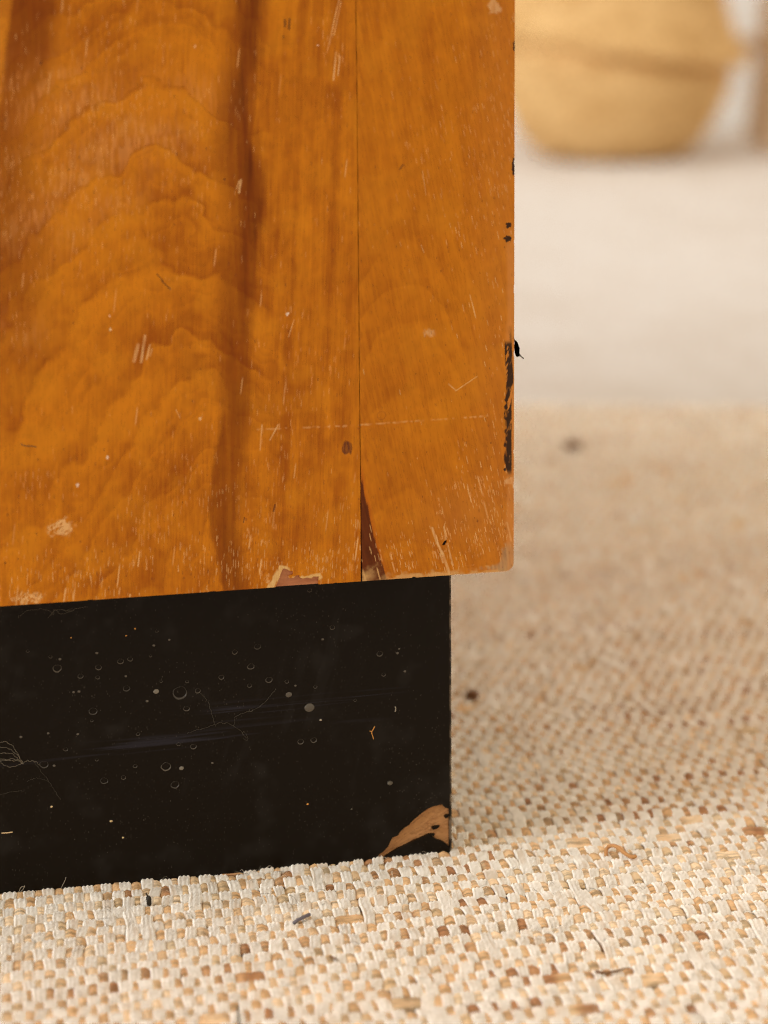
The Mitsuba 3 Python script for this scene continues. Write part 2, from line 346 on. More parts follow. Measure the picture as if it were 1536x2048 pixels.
    paint = smoothstep(0.68, 0.50, pn + 0.20 * (gap - 0.5) - 0.13 * smoothstep(G(1018, 800)[1], G(1018, 840)[1], Y)) * smoothstep(2, 5, er + 3 * (pn - 0.5)) * smoothstep(4, 0, er - wid - 8 * (noise(X / 5, Y / 7, 45.0) - 0.5)) * smoothstep(G(1018, 650)[1], G(1018, 685)[1], Y + 20 * (gap - 0.5)) * smoothstep(G(1018, 955)[1], G(1018, 938)[1], Y)
    solid = smoothstep(3.5, 1.5, dr.abs(er - 9 + 4 * (gap - 0.5)) - 5) * smoothstep(G(1018, 678)[1], G(1018, 690)[1], Y) * smoothstep(G(1018, 795)[1], G(1018, 770)[1], Y) * smoothstep(0.64, 0.48, pn)
    paint = dr.maximum(paint, solid)
    for px, py, rx, ry in [(1016, 478, 8, 6), (1017, 451, 6, 5), (1029, 90, 3, 10), (1027, 335, 3, 20)]:
        x, y = G(px, py)
        paint = dr.maximum(paint, smoothstep(1.15, 0.8, dr.sqrt(dr.square((X - x) / rx) + dr.square((Y - y) / ry)) + 0.8 * (noise(X / 3, Y / 4, 46.0) - 0.5)))
    c = mix(c, (0.016, 0.010, 0.008), paint * 0.95)
    for a0, b0, r in [((806, 330), (800, 338), 3), ((700, 742), (708, 742), 5), ((955, 1042), (955, 1043), 2.8), ((982, 885), (982, 886), 2.2), ((882, 540), (882, 544), 1.6)]:
        c = mix(c, (0.14, 0.045, 0.012), 0.6 * smoothstep(r, r * 0.3, seg(X, Y, a0, b0)))
    sp = flecks(X, Y, -0.1, 6, 9, 0.02 + 0.02 * low, 102)
    c = mix(c, (0.17, 0.05, 0.012), sp * 0.55)
    return c * (0.93 + 0.14 * fbm(X / 20, Y / 20, 98.0))


def veneer_bump(p, n, uv):
    X, Y = XY(p)
    return fbm((X - 0.04 * Y) / 2.6, Y / 40, 3.0) + 0.5 * noise(X / 60, Y / 80, 1.0) * 6


scene['wood_left'] = {'type': 'bumpmap', 'arbitrary': proc(veneer_bump, 1.5e-4), 'scale': 2.2e-5, 'bsdf': principled(proc(veneer_left), 0.5, 0.10)}
scene['wood_right'] = {'type': 'bumpmap', 'arbitrary': proc(veneer_bump, 1.5e-4), 'scale': 2.2e-5, 'bsdf': principled(proc(veneer_right), 0.5, 0.10)}


def crossply(p, n, uv):
    X, Y = XY(p)
    g = fbm(X / 70, (Y + 0.06 * X) / 4, 3.0)
    c = mix((0.30, 0.105, 0.045), (0.47, 0.20, 0.092), g)
    x, y = G(891, 1086)
    hole = smoothstep(12, 6, dr.sqrt(dr.square(X - x) + dr.square(Y - y)))
    seam = smoothstep(8, 4, dr.abs(X - G(722, 1100)[0]))
    return mix(c, (0.012, 0.008, 0.006), dr.maximum(hole, seam))


scene['core_ply'] = principled(proc(crossply), 0.7, 0.2)


def fibreboard(p, n, uv):
    X, Y = XY(p)
    a = fbm((X - 0.6 * Y) / 24, (Y + 0.6 * X) / 3.2, 4.0)
    b = fbm(X / 4, Y / 3, 8.0)
    low = smoothstep(G(0, 1640, 0)[1], G(0, 1690, 0)[1], Y)
    c = mix(mix((0.16, 0.075, 0.025), (0.50, 0.30, 0.125), smoothstep(0.2, 0.62, 0.6 * a + 0.4 * b)), (0.44, 0.20, 0.085), 0.6 * low)
    return c


scene['fibreboard'] = {'type': 'bumpmap', 'arbitrary': proc(lambda p, n, uv: fbm(p.x * 1300 + p.y * 300, p.z * 1900, 1.0), 1.5e-4), 'scale': 7e-4, 'bsdf': principled(proc(fibreboard), 0.85, 0.1)}


def laminate(p, n, uv):
    X, Y = XY(p)
    y0 = G(0, 1512, 0)[1]
    v = Y - (y0 - 0.02 * X)
    st = fbm(X / 260, v / 7, 5.0)
    smear = smoothstep(24, 2, dr.abs(v - 4)) * smoothstep(0.54, 0.72, st) * smoothstep(G(830, 1500, 0)[0], G(520, 1500, 0)[0], X)
    smear2 = smoothstep(30, 3, dr.abs(v + 46 )) * smoothstep(0.52, 0.76, fbm(X / 200, v / 5, 7.0)) * smoothstep(G(380, 1500, 0)[0], G(480, 1500, 0)[0], X) * smoothstep(G(850, 1500, 0)[0], G(700, 1500, 0)[0], X)
    dust = smoothstep(0.55, 0.9, fbm(X / 60, Y / 55, 9.0))
    grit = flecks(X, Y, 0.0, 5, 5, 0.09 * smoothstep(0.3, 0.8, fbm(X / 120, Y / 90, 29.0)), 215) * noise(X / 30, Y / 30, 79.0)
    scuff = smoothstep(0.60, 0.8, fbm((X + 0.3 * Y) / 22, Y / 120, 39.0)) * smoothstep(0.45, 0.75, fbm(X / 140, Y / 110, 49.0))
    mist = flecks(X, Y, 0.0, 7, 7, 0.05 + 0.10 * smoothstep(0.4, 0.8, fbm(X / 90, Y / 60, 19.0)), 205)
    top = smoothstep(G(0, 1240, 0)[1], G(0, 1185, 0)[1], Y + 0.07 * X) * smoothstep(0.45, 0.75, fbm(X / 14, Y / 10, 12.0))
    c = mi.Color3f(0.0062, 0.0038, 0.0018) + mi.Color3f(0.012, 0.013, 0.021) * (smear + smear2) + mi.Color3f(0.006, 0.006, 0.006) * dust
    c = c + mi.Color3f(0.06, 0.056, 0.048) * mist * 0.30 * noise(X / 40, Y / 40, 77.0) + mi.Color3f(0.10, 0.09, 0.075) * 0.5 * grit + mi.Color3f(0.0030, 0.0030, 0.0032) * scuff + mi.Color3f(0.022, 0.018, 0.012) * top
    return c


def laminate_bump(p, n, uv):
    X, Y = XY(p)
    return fbm(X / 50, Y / 45, 2.0)


def laminate_rough(p, n, uv):
    X, Y = XY(p)
    return 0.30 + 0.2 * fbm(X / 70, Y / 40, 6.0)


scene['black_laminate'] = principled(proc(laminate), proc(laminate_rough), 0.12)
scene['laminate_edge'] = principled(proc(lambda p, n, uv: mix((0.02, 0.015, 0.01), (0.16, 0.12, 0.08), smoothstep(0.35, 0.7, fbm(p.z * 700, 1.0, 2.0)))), 0.6, 0.2)
scene['drop_residue'] = principled(rgb(0.085, 0.074, 0.058), 0.4, 0.4)
scene['drop_pale'] = principled(rgb(0.17, 0.155, 0.125), 0.45, 0.4)
scene['drop_faint'] = principled(rgb(0.045, 0.04, 0.033), 0.32, 0.4)
scene['carcass_wood'] = principled(proc(lambda p, n, uv: mix((0.33, 0.09, 0.01), (0.50, 0.17, 0.02), fbm(p.y * 200, p.x * 200, p.z * 12))), 0.5, 0.3)

# ------------------------------------------------------------------ setting: floor, wall
FLOOR_Z = -0.0075
RUG_FAR = 1.243


def floor_col(p, n, uv):
    return mix((0.53, 0.49, 0.455), (0.575, 0.55, 0.53), smoothstep(0.2, 0.7, 0.5 * fbm(p.x * 14, p.y * 8, 3.0) + 0.5 * fbm(p.x * 60, p.y * 30, 5.0)))


scene['floor_paint'] = principled(proc(floor_col), 0.75, 0.2)
scene['wall_paint'] = principled(proc(lambda p, n, uv: mix((0.84, 0.865, 0.89), (0.87, 0.895, 0.92), fbm(p.x * 9, p.z * 9, 1.0))), 0.8, 0.2)
b = trimesh.creation.box((9, 9, 0.05))
b.apply_translation((0, 1.0, FLOOR_Z - 0.025))
add('floor', b, 'floor_paint')
tag('floor', kind='structure')
WALL_Y = 2.72
b = trimesh.creation.box((5.0, 0.1, 2.4))
b.apply_translation((0.9, WALL_Y + 0.05, FLOOR_Z + 1.2 + 0.001))
add('wall', b, 'wall_paint')
tag('wall', kind='structure')

# ------------------------------------------------------------------ rug: every warp and weft yarn
RUG_A, RUG_B = 0.205, 0.115
RA, RB = np.array([math.cos(RUG_A), math.sin(RUG_A)]), np.array([-math.sin(RUG_B), math.cos(RUG_B)])
PX, PY = 2.27e-3, 5.6e-3


def weft_y(i, u):
    """Depth of weft i at u along it: uneven beat-up, slightly bowed."""
    u = np.asarray(u)
    q = np.stack([u * 26, i * 0.83 + 0 * u, 0 * u], -1)
    q2 = np.stack([u * 140, i * 1.9 + 0 * u, 4 + 0 * u], -1)
    return i * PY + 1.7e-3 * (meshkit.fbm(q, 3, 5) - 0.5) * 2 + 1.1e-3 * (meshkit.noise(q2, 15) - 0.5) * 2 + 0.35e-3 * np.sin(i * 2.7)


def warp_x(j, v):
    v = np.asarray(v)
    q = np.stack([v * 60, j * 0.9 + 0 * v, 3 + 0 * v], -1)
    q2 = np.stack([v * 130, j * 1.9 + 0 * v, 8 + 0 * v], -1)
    return j * PX + 0.9e-3 * (meshkit.fbm(q, 2, 9) - 0.5) * 2 + 0.6e-3 * (meshkit.noise(q2, 19) - 0.5) * 2


def thick(i, u):
    """Slubs of the hand spun jute."""
    q = np.stack([np.asarray(u) * 75, i * 1.7 + 0 * np.asarray(u), 1 + 0 * np.asarray(u)], -1)
    return 0.62 + 0.85 * meshkit.fbm(q, 2, 3)


RUG_O, RUG_Z = np.array([C0[0], C0[1]]), -0.0008
WMIN, WMAX = -29, 117         # wefts, front to back
J0, J1 = -94, 190             # warps, left to right
# which yarn lies on top: a plain weave with the odd slipped crossing
OVER_UP = np.where((np.arange(WMIN - 2, WMAX + 4)[:, None] + np.arange(J0 - 2, J1 + 3)[None]) % 2 == 0, 1.0, -1.0)
_r = np.random.default_rng(11).random(OVER_UP.shape)
OVER_UP = np.where((OVER_UP < 0) & (_r < 0.035), 0.7, np.where((OVER_UP > 0) & (_r < 0.016), -0.8, OVER_UP))


def top_at(t, j):
    """+1 where the warp j lies over the weft t, -1 where it dips under, eased between."""
    t, j = np.broadcast_arrays(np.asarray(t, float), np.asarray(j, float))
    def ease(f):
        return 0.5 - 0.5 * np.cos(np.pi * f)
    ti, ji = np.floor(t).astype(int), np.floor(j).astype(int)
    ft, fj = ease(t - ti), ease(j - ji)
    a, b = ti - (WMIN - 2), ji - (J0 - 2)
    a, b = a.clip(0, OVER_UP.shape[0] - 2), b.clip(0, OVER_UP.shape[1] - 2)
    return (OVER_UP[a, b] * (1 - ft) + OVER_UP[a + 1, b] * ft) * (1 - fj) + (OVER_UP[a, b + 1] * (1 - ft) + OVER_UP[a + 1, b + 1] * ft) * fj



def rug_xy(u, v):
    return RUG_O[0] + RA[0] * u + RB[0] * v, RUG_O[1] + RA[1] * u + RB[1] * v


def inside(x, y):
    """The rug's far edge runs a little askew to its yarns."""
    return y < RUG_FAR + (-0.10) * (x - 0.12)


def weft_shape(i):
    u = np.arange((J0 - 1) * PX, (J1 + 1) * PX, PX / 2.5)
    j = u / PX
    v = weft_y(i, u)
    x, y = rug_xy(u, v)
    keep = inside(x, y)
    near = (np.abs(x / np.maximum(y, 0.3)) < 0.19)
    keep &= near | (np.arange(len(u)) % 3 == 0)
    u, j, v, x, y = u[keep], j[keep], v[keep], x[keep], y[keep]
    if len(u) < 8:
        return None
    th = thick(i, u)
    up = top_at(i, j)
    z = -0.42e-3 * up + 0.05e-3 + RUG_Z
    swell = 1 - 0.10 * up
    rz, ry = 0.80e-3 * th * swell, 2.8e-3 * (0.45 + 0.55 * th) * swell
    n = 7
    w = np.linspace(-0.5, np.pi + 0.5, n)
    lump = 1 + 0.10 * (meshkit.noise(np.stack([np.repeat(u[:, None] * 900, n, 1), np.repeat(w[None] * 2, len(u), 0), np.full((len(u), n), i * 3.1)], -1)) - 0.5)
    oy = ry[:, None] * np.cos(w) * lump
    oz = rz[:, None] * np.sin(w) * lump
    V = np.stack([x[:, None] + RB[0] * oy, y[:, None] + RB[1] * oy, z[:, None] + oz], -1).reshape(-1, 3)
    a, b = np.meshgrid(np.arange(len(u) - 1), np.arange(n - 1), indexing='ij')
    k, l = a * n + b, a * n + b + 1
    Fc = np.vstack([np.stack([k, l + n, l], -1).reshape(-1, 3), np.stack([k, k + n, l + n], -1).reshape(-1, 3)])
    uv = np.stack([np.full(len(V), i + 0.5), np.repeat(u * 1000, n)], 1)
    uv[:, 0] += np.tile(w / (2 * np.pi), len(u)) * 0.9 - 0.45
    return trimesh.Trimesh(V, Fc[:, ::-1], process=False), uv


_ii, _uu = np.arange(WMIN - 1, WMAX + 2)[:, None] + 0 * np.arange(J0, J1 + 1)[None], (np.arange(J0, J1 + 1) * PX)[None] + 0 * np.arange(WMIN - 1, WMAX + 2)[:, None]
WY, WT = weft_y(_ii, _uu), thick(_ii, _uu)


def warp_shape(j):
    base = np.arange(WMIN - 1, WMAX + 2)
    t = (base[:, None] + np.array([0.0, 0.34, 0.66])[None]).ravel()
    u0 = j * PX
    t = t[(t >= base[0]) & (t <= base[-1])]
    vi = np.interp(t, base, WY[:, j - J0])
    u = warp_x(j, vi)
    x, y = rug_xy(u, vi)
    fine = abs(np.median(x)) < 0.4
    keep = inside(x, y) & (t > WMIN - 0.7)
    t, vi, u, x, y = t[keep], vi[keep], u[keep], x[keep], y[keep]
    if len(t) < 8:
        return None
    ph = top_at(t, j)
    ids = np.clip(np.round(t), WMIN, WMAX)
    th = WT[(ids - base[0]).astype(int), j - J0]
    hj = meshkit.noise(np.stack([t * 0.9, j * 1.3 + 0 * t, 0 * t], 1), 4)
    q = ph + 0.32
    z = np.where(q > 0, (0.30 + 0.72 * th + 0.55 * (hj - 0.5)) * (np.abs(q) / 1.32) ** 0.45, -1.1 * (np.abs(q) / 0.68) ** 0.9) * 1e-3 - 0.1e-3 + RUG_Z
    vis = (np.abs(x / np.maximum(y, 0.3)) < 0.19).any()
    tan3 = np.gradient(np.stack([vi, z], 1), axis=0)
    tan3 /= np.maximum(np.linalg.norm(tan3, axis=1, keepdims=True), 1e-12)
    n = 13 if vis else 5
    w = np.linspace(-0.4, np.pi + 0.4, n)
    wide = 1.50e-3 * (0.97 + 0.05 * np.clip(ph, -1, 1)) * (0.80 + 0.40 * meshkit.noise(np.stack([t * 0.55, j * 1.7 + 0 * t, 5 + 0 * t], 1), 6))
    # three plies side by side: a flat lobed section
    cu = np.cos(w)
    cu = np.sign(cu) * np.abs(cu) ** 0.9
    lobes = 0.40 + 0.60 * np.abs(np.cos(1.5 * np.pi * cu)) if vis else np.ones(n)
    ply = 1 + 0.05 * (meshkit.noise(np.stack([np.repeat(t[:, None] * 2.3, n, 1), np.repeat(w[None] * 1.5, len(t), 0), np.full((len(t), n), j * 2.9)], -1)) - 0.5) * 2
    ou = wide[:, None] * cu * ply
    r2 = 0.66e-3 * (np.sign(np.sin(w)) * np.abs(np.sin(w)) ** 0.6)[None] * lobes[None] * ply * (0.95 + 0.1 * hj[:, None])
    nv, nz = -tan3[:, 1], tan3[:, 0]
    dv, dz = nv[:, None] * r2, nz[:, None] * r2
    X = x[:, None] + RA[0] * ou + RB[0] * dv
    Y = y[:, None] + RA[1] * ou + RB[1] * dv
    Z = z[:, None] + dz
    V = np.stack([X, Y, Z], -1).reshape(-1, 3)
    a, b = np.meshgrid(np.arange(len(t) - 1), np.arange(n - 1), indexing='ij')
    k, l = a * n + b, a * n + b + 1
    Fc = np.vstack([np.stack([k, l, l + n], -1).reshape(-1, 3), np.stack([k, l + n, k + n], -1).reshape(-1, 3)])
    uv = np.stack([np.tile(w / (2 * np.pi) * 3, len(t)) + j * 3, np.repeat(vi * 1000, n)], 1)
    return trimesh.Trimesh(V, Fc[:, ::-1], process=False), uv


def jute(p, n, uv):
    i, u = dr.floor(uv.x), uv.y
    r = cell_rand(i, 3, 1)
    a = 0.6 * fbm(u / 38, i * 5.3, 1.0) + 0.4 * fbm(u / 8, i * 4.1, 1.0)
    b = noise(u / 3.2, i * 7.7, 4.0)
    fib = smoothstep(0.2, 0.7, fbm(uv.x * 22, u / 3.5, i * 2.0))
    t = dr.clip(0.13 + 1.9 * (a - 0.31) + 0.35 * (b - 0.5) + 0.28 * (r - 0.5), 0, 1)
    c = mix((0.78, 0.60, 0.395), (0.64, 0.41, 0.210), smoothstep(0.2, 0.6, t))
    c = mix(c, (0.37, 0.18, 0.082), smoothstep(0.62, 0.92, t))
    c = mix(c, (0.56, 0.45, 0.28), 0.5 * smoothstep(0.62, 0.78, noise(u / 5, i * 3.1, 9.0)))
    return c * (0.58 + 0.54 * fib)


def cotton(p, n, uv):
    f = fbm(uv.x * 5 + uv.y * 0.9, uv.y / 2.0, 1.0)
    ply = dr.abs(dr.cos(uv.x * 2.0 * math.pi))
    cell = noise(dr.floor(uv.x / 3) * 1.9, uv.y / 6.3, 12.0)
    g = fbm(p.x * 40, p.y * 40, 2.0)
    c = mix((0.74, 0.68, 0.585), (0.885, 0.85, 0.78), smoothstep(0.15, 0.75, 0.75 * f + 0.25 * g))
    stain = smoothstep(0.66, 0.85, noise(uv.x * 3.1, uv.y / 9, 6.0))
    return mix(c, (0.66, 0.51, 0.36), 0.45 * stain) * (0.90 + 0.13 * cell)


scene['jute'] = {'type': 'bumpmap', 'arbitrary': proc(lambda p, n, uv: fbm(uv.x * 14, uv.y / 2.5, dr.floor(uv.x)), 1e-4), 'scale': 2.2e-4, 'bsdf': principled(proc(jute), 0.8, 0.2)}
scene['cotton'] = {'type': 'bumpmap', 'arbitrary': proc(lambda p, n, uv: fbm(uv.x * 7 + uv.y * 0.5, uv.y / 2.5, 2.0), 1e-4), 'scale': 2.5e-4, 'bsdf': principled(proc(cotton), 0.9, 0.1, sheen=0.3)}

labels['rug'] = {'label': 'flat woven rug of cream cotton and tan jute yarns under the black plinth', 'category': 'rug'}
k = 0
for i in range(WMIN, WMAX + 1):
    r = weft_shape(i)
    if r is not None:
        add('rug__weft_yarn' + (f'_{k:03d}' if k else ''), r[0], 'jute', True, uv=r[1])
        k += 1
k = 0
for j in range(J0, J1 + 1):
    r = warp_shape(j)
    if r is not None:
        add('rug__warp_yarn' + (f'_{k:03d}' if k else ''), r[0], 'cotton', True, uv=r[1])
        k += 1
# hem that binds the far edge
hx = np.linspace(-0.262, 0.366, 80)
hem = np.stack([hx, RUG_FAR - 0.10 * (hx - 0.12) + 0.002, 0 * hx - 0.0030], 1)
m = tube(hem, 0.0035 + 0.0004 * np.sin(hx * 300), 8)
add('rug__hem', m, 'cotton', True, uv=np.stack([m.vertices[:, 2] * 500, m.vertices[:, 0] * 1000], 1))
# loose fibres standing out of the yarns
parts = []
for q in range(3600):
    px, py = rng.uniform(0, 1536), 2048 - 560 * rng.random() ** 1.4
    if px < 905 and py < 1790 - px * 0.0995 + rng.uniform(-12, 14):
        continue
    o = at_ground(px, py, -0.0002)
    a, l = rng.uniform(0, 2 * np.pi), rng.uniform(0.8e-3, 3.2e-3)
    h = rng.uniform(0.2e-3, 1.4e-3)
    dv = np.array([math.cos(a), math.sin(a), 0]) * l
    c = curve([o, o + dv * 0.5 + [0, 0, h], o + dv + [rng.normal(0, 5e-4), rng.normal(0, 5e-4), h * rng.uniform(-0.3, 1.2)]], 6)
    parts.append(tube(c, rng.uniform(0.022e-3, 0.05e-3), 3, cap=False))
scene['fuzz'] = principled(rgb(0.74, 0.64, 0.50), 0.9, 0.1)
add('rug__fuzz', trimesh.util.concatenate(parts), 'fuzz', True)
labels['rug__fuzz'] = {'kind': 'stuff'}

# ------------------------------------------------------------------ cabinet
labels['cabinet'] = {'label': 'worn orange wood veneered cabinet standing on a recessed black plinth', 'category': 'cabinet'}
LEFT, TOP = -620.0, 560.0
zc, ed = ZC * 1000, EDGE * 1000
TH = 0.0007


def seam_x(z):
    """The veneer joint in face millimetres: it opens towards the bottom."""
    return SEAM * 1000 + 0.02 * np.sin(z / 7) + 0.03 * np.sin(z / 23)


outline = Polygon([(LEFT, zc), (ed, zc), (ed, TOP), (LEFT, TOP)])
corner = Polygon([(ed, zc), (ed - 2.1, zc)] + [(ed - 2.1 + 2.1 * math.sin(a), zc + 2.1 - 2.1 * math.cos(a)) for a in np.linspace(0, math.pi / 2, 9)])
outline = outline.difference(corner)
# small dents along the worn edges
dents = []
for z, w, dp in [(168, 1.2, 0.14), (139, 2.5, 0.10), (150, 1.0, 0.08), (124, 1.6, 0.10), (101, 1.4, 0.12), (93, 2.0, 0.10)]:
    dents.append(Polygon([(ed + 1, z - w), (ed - dp, z - 0.3 * w), (ed - dp * 0.8, z + 0.4 * w), (ed + 1, z + w)]))
for s, w, dp in [(-12.3, 1.0, 0.25), (-2.0, 1.4, 0.12), (-60, 2.0, 0.10), (-88, 1.6, 0.12), (4.2, 1.1, 0.1), (-31, 0.9, 0.1)]:
    dents.append(Polygon([(s - w, zc - 1), (s - 0.3 * w, zc + dp), (s + 0.4 * w, zc + dp * 0.8), (s + w, zc - 1)]))
outline = outline.difference(unary_union(dents))
add('cabinet__front_panel', face_slab(outline, OVER - 0.018, OVER - TH), 'core_ply')
zz = np.linspace(zc - 5, TOP + 5, 240)
gapw = np.interp(zz, [60, 72.6, 80, 95, 130, 600], [0.22, 0.20, 0.11, 0.075, 0.06, 0.06]) + 0.02 * np.sin(zz * 2.1) + 0.015 * np.sin(zz * 5.3)
gap = Polygon(np.vstack([np.stack([seam_x(zz) - gapw, zz], 1), np.stack([seam_x(zz) + gapw, zz], 1)[::-1]]))
chip_px = [(548, 1181), (556, 1163), (562, 1146), (566, 1137), (573, 1138), (580, 1142), (586, 1143), (587, 1149), (578, 1152), (578, 1156), (587, 1156), (592, 1151), (599, 1150), (600, 1155), (606, 1157), (615, 1155), (622, 1157), (627, 1153), (638, 1153), (637, 1176), (600, 1182)]
chip = Polygon([on_face(*q) for q in chip_px])
chip = chip.intersection(sbox(-80, zc - 2, 20, zc + 30)).buffer(0)
extra = Polygon([on_face(*q) for q in [(545, 1168), (548, 1190), (640, 1190), (637, 1165)]]).intersection(sbox(-80, zc - 3, 20, zc + 0.6))
chip = unary_union([chip, extra.intersection(Polygon([on_face(*q) for q in [(548, 1181), (556, 1163), (637, 1150), (637, 1190), (548, 1190)]]))]).buffer(0)
hole = Polygon([on_face(*q) for q in [(884, 1090), (888, 1083), (893, 1079), (894, 1084), (891, 1090), (887, 1091)]])
veneer = outline.difference(gap).difference(chip).difference(hole)
pieces = sorted(veneer.geoms, key=lambda g: -g.area)[:2]
pieces.sort(key=lambda g: g.centroid.x)


def rounded_slab(g, off0, off1):
    """A slab whose front arris is softened in five fine steps."""
    e = off1 - off0
    lay = [(g, off0, off1 - 0.28e-3)] + [(g.buffer(-0.02 - 0.23 * (k / 4) ** 2), off1 - 0.28e-3 + 0.056e-3 * k, off1 - 0.28e-3 + 0.056e-3 * (k + 1)) for k in range(5)]
    return trimesh.util.concatenate([face_slab(*q) for q in lay])


for q, (g, mat) in enumerate(zip(pieces, ('wood_left', 'wood_right'))):
    add('cabinet__front_panel__veneer' + ('_001' if q else ''), face_slab(g, OVER - TH, OVER), mat)
labels['cabinet__front_panel__veneer'] = {'label': 'wide veneer leaf left of the joint with a dark brown stripe'}
labels['cabinet__front_panel__veneer_001'] = {'label': 'narrow veneer leaf right of the joint with a dark wedge and black paint marks on its edge'}
# carcass behind the front
m = face_slab(sbox(LEFT, zc + 0.2, ed - 0.6, TOP), -0.40, OVER - 0.018)
add('cabinet__carcass', m, 'carcass_wood')
# plinth: fibreboard core faced with black laminate that has broken off at its lower corner
LT = 0.0009
core = face_slab(sbox(LEFT + 20, -1.5, -0.55, zc - 0.05), -0.37, -LT)
add('cabinet__plinth', core, 'fibreboard')
break_px = [(747, 1724), (758, 1709), (766, 1704), (777, 1692), (780, 1684), (785, 1675), (796, 1671), (800, 1664), (804, 1660), (809, 1655), (817, 1651), (826, 1641), (834, 1634), (845, 1625), (856, 1617), (866, 1613), (874, 1611), (884, 1609), (890, 1615), (897, 1617), (912, 1612),
            (912, 1698), (899, 1695), (893, 1688), (884, 1682), (873, 1679), (866, 1674), (855, 1671), (845, 1674), (838, 1678), (824, 1684), (808, 1692), (795, 1698), (783, 1705), (770, 1714), (758, 1724)]
gone = Polygon([on_face(*q, 0) for q in break_px]).buffer(0)
specks = unary_union([Polygon([on_face(*q, 0) for q in s]) for s in ([(889, 1634), (893, 1630), (898, 1630), (896, 1635), (891, 1637)], [(864, 1656), (872, 1652), (880, 1652), (875, 1657), (866, 1660)], [(852, 1672), (858, 1668), (870, 1668), (868, 1672)])])
front = sbox(LEFT + 20, -1.5, -0.42, zc - 0.05)
rim = LineString([(-0.42, -2), (-0.42, zc)])
nib = [Polygon([(-0.42 + 0.01, z - w), (-0.42 - dp, z), (-0.41, z + w)]) for z, w, dp in zip(rng.uniform(2, 70, 16), rng.uniform(0.3, 1.2, 16), rng.uniform(0.05, 0.18, 16))]
lam = unary_union([front.difference(gone).difference(unary_union(nib)), specks])
add('cabinet__plinth__laminate', face_slab(lam, -LT, 0.0), 'black_laminate')
labels['cabinet__plinth__laminate'] = {'label': 'glossy black facing of the plinth with dried drops and a broken corner'}
side = sbox(-0.42, -1.5, 0.0, zc - 0.05)
add('cabinet__plinth__edge_strip', face_slab(side, -0.37, -0.0001), 'laminate_edge')

# dried drops on the laminate
drops = [(352, 575, 28), (605, 568, 20), (740, 532, 20), (800, 517, 17), (494, 622, 18), (600, 630, 13), (777, 697, 22), (960, 716, 18), (1105, 725, 48), (1215, 712, 18), (1145, 822, 20), (572, 838, 27), (904, 775, 9), (563, 895, 10), (848, 978, 13), (478, 978, 8), (404, 1072, 14),
         (1188, 1055, 20), (1098, 1040, 13), (270, 1165, 28), (333, 1172, 9), (1020, 1178, 33), (1115, 1187, 15), (830, 1175, 14), (758, 1245, 16), (640, 1265, 25), (1075, 1290, 28), (1360, 628, 18), (1442, 474, 18), (945, 433, 9), (925, 497, 10), (170, 468, 10), (595, 480, 9),
         (310, 503, 11), (368, 517, 9), (485, 716, 9), (452, 720, 8), (296, 973, 8), (128, 995, 9), (594, 1137, 10), (1305, 1155, 8), (990, 653, 10), (1150, 655, 12), (773, 622, 8), (1040, 398, 8), (963, 345, 10)]
drops = [(x / 3.072, 1150 + y / 3.072, r / 3.072) for x, y, r in drops]
drops += [(450 + x / 3.072, 1150 + y / 3.072, r / 3.072) for x, y, r in [(158, 563, 22), (270, 645, 22), (392, 735, 20), (520, 814, 33), (465, 1025, 20), (545, 1015, 20), (660, 322, 17), (950, 485, 20), (975, 612, 14), (200, 440, 22), (1105, 592, 9), (600, 395, 9), (1060, 480, 9), (587, 890, 8), (433, 680, 7), (555, 688, 12), (520, 95, 14), (160, 830, 12), (1070, 453, 7), (380, 655, 14), (150, 680, 14), (800, 770, 10), (1010, 1275, 14)]]
pale = {(960, 716), (1115, 1187), (1188, 1055), (848, 978)}
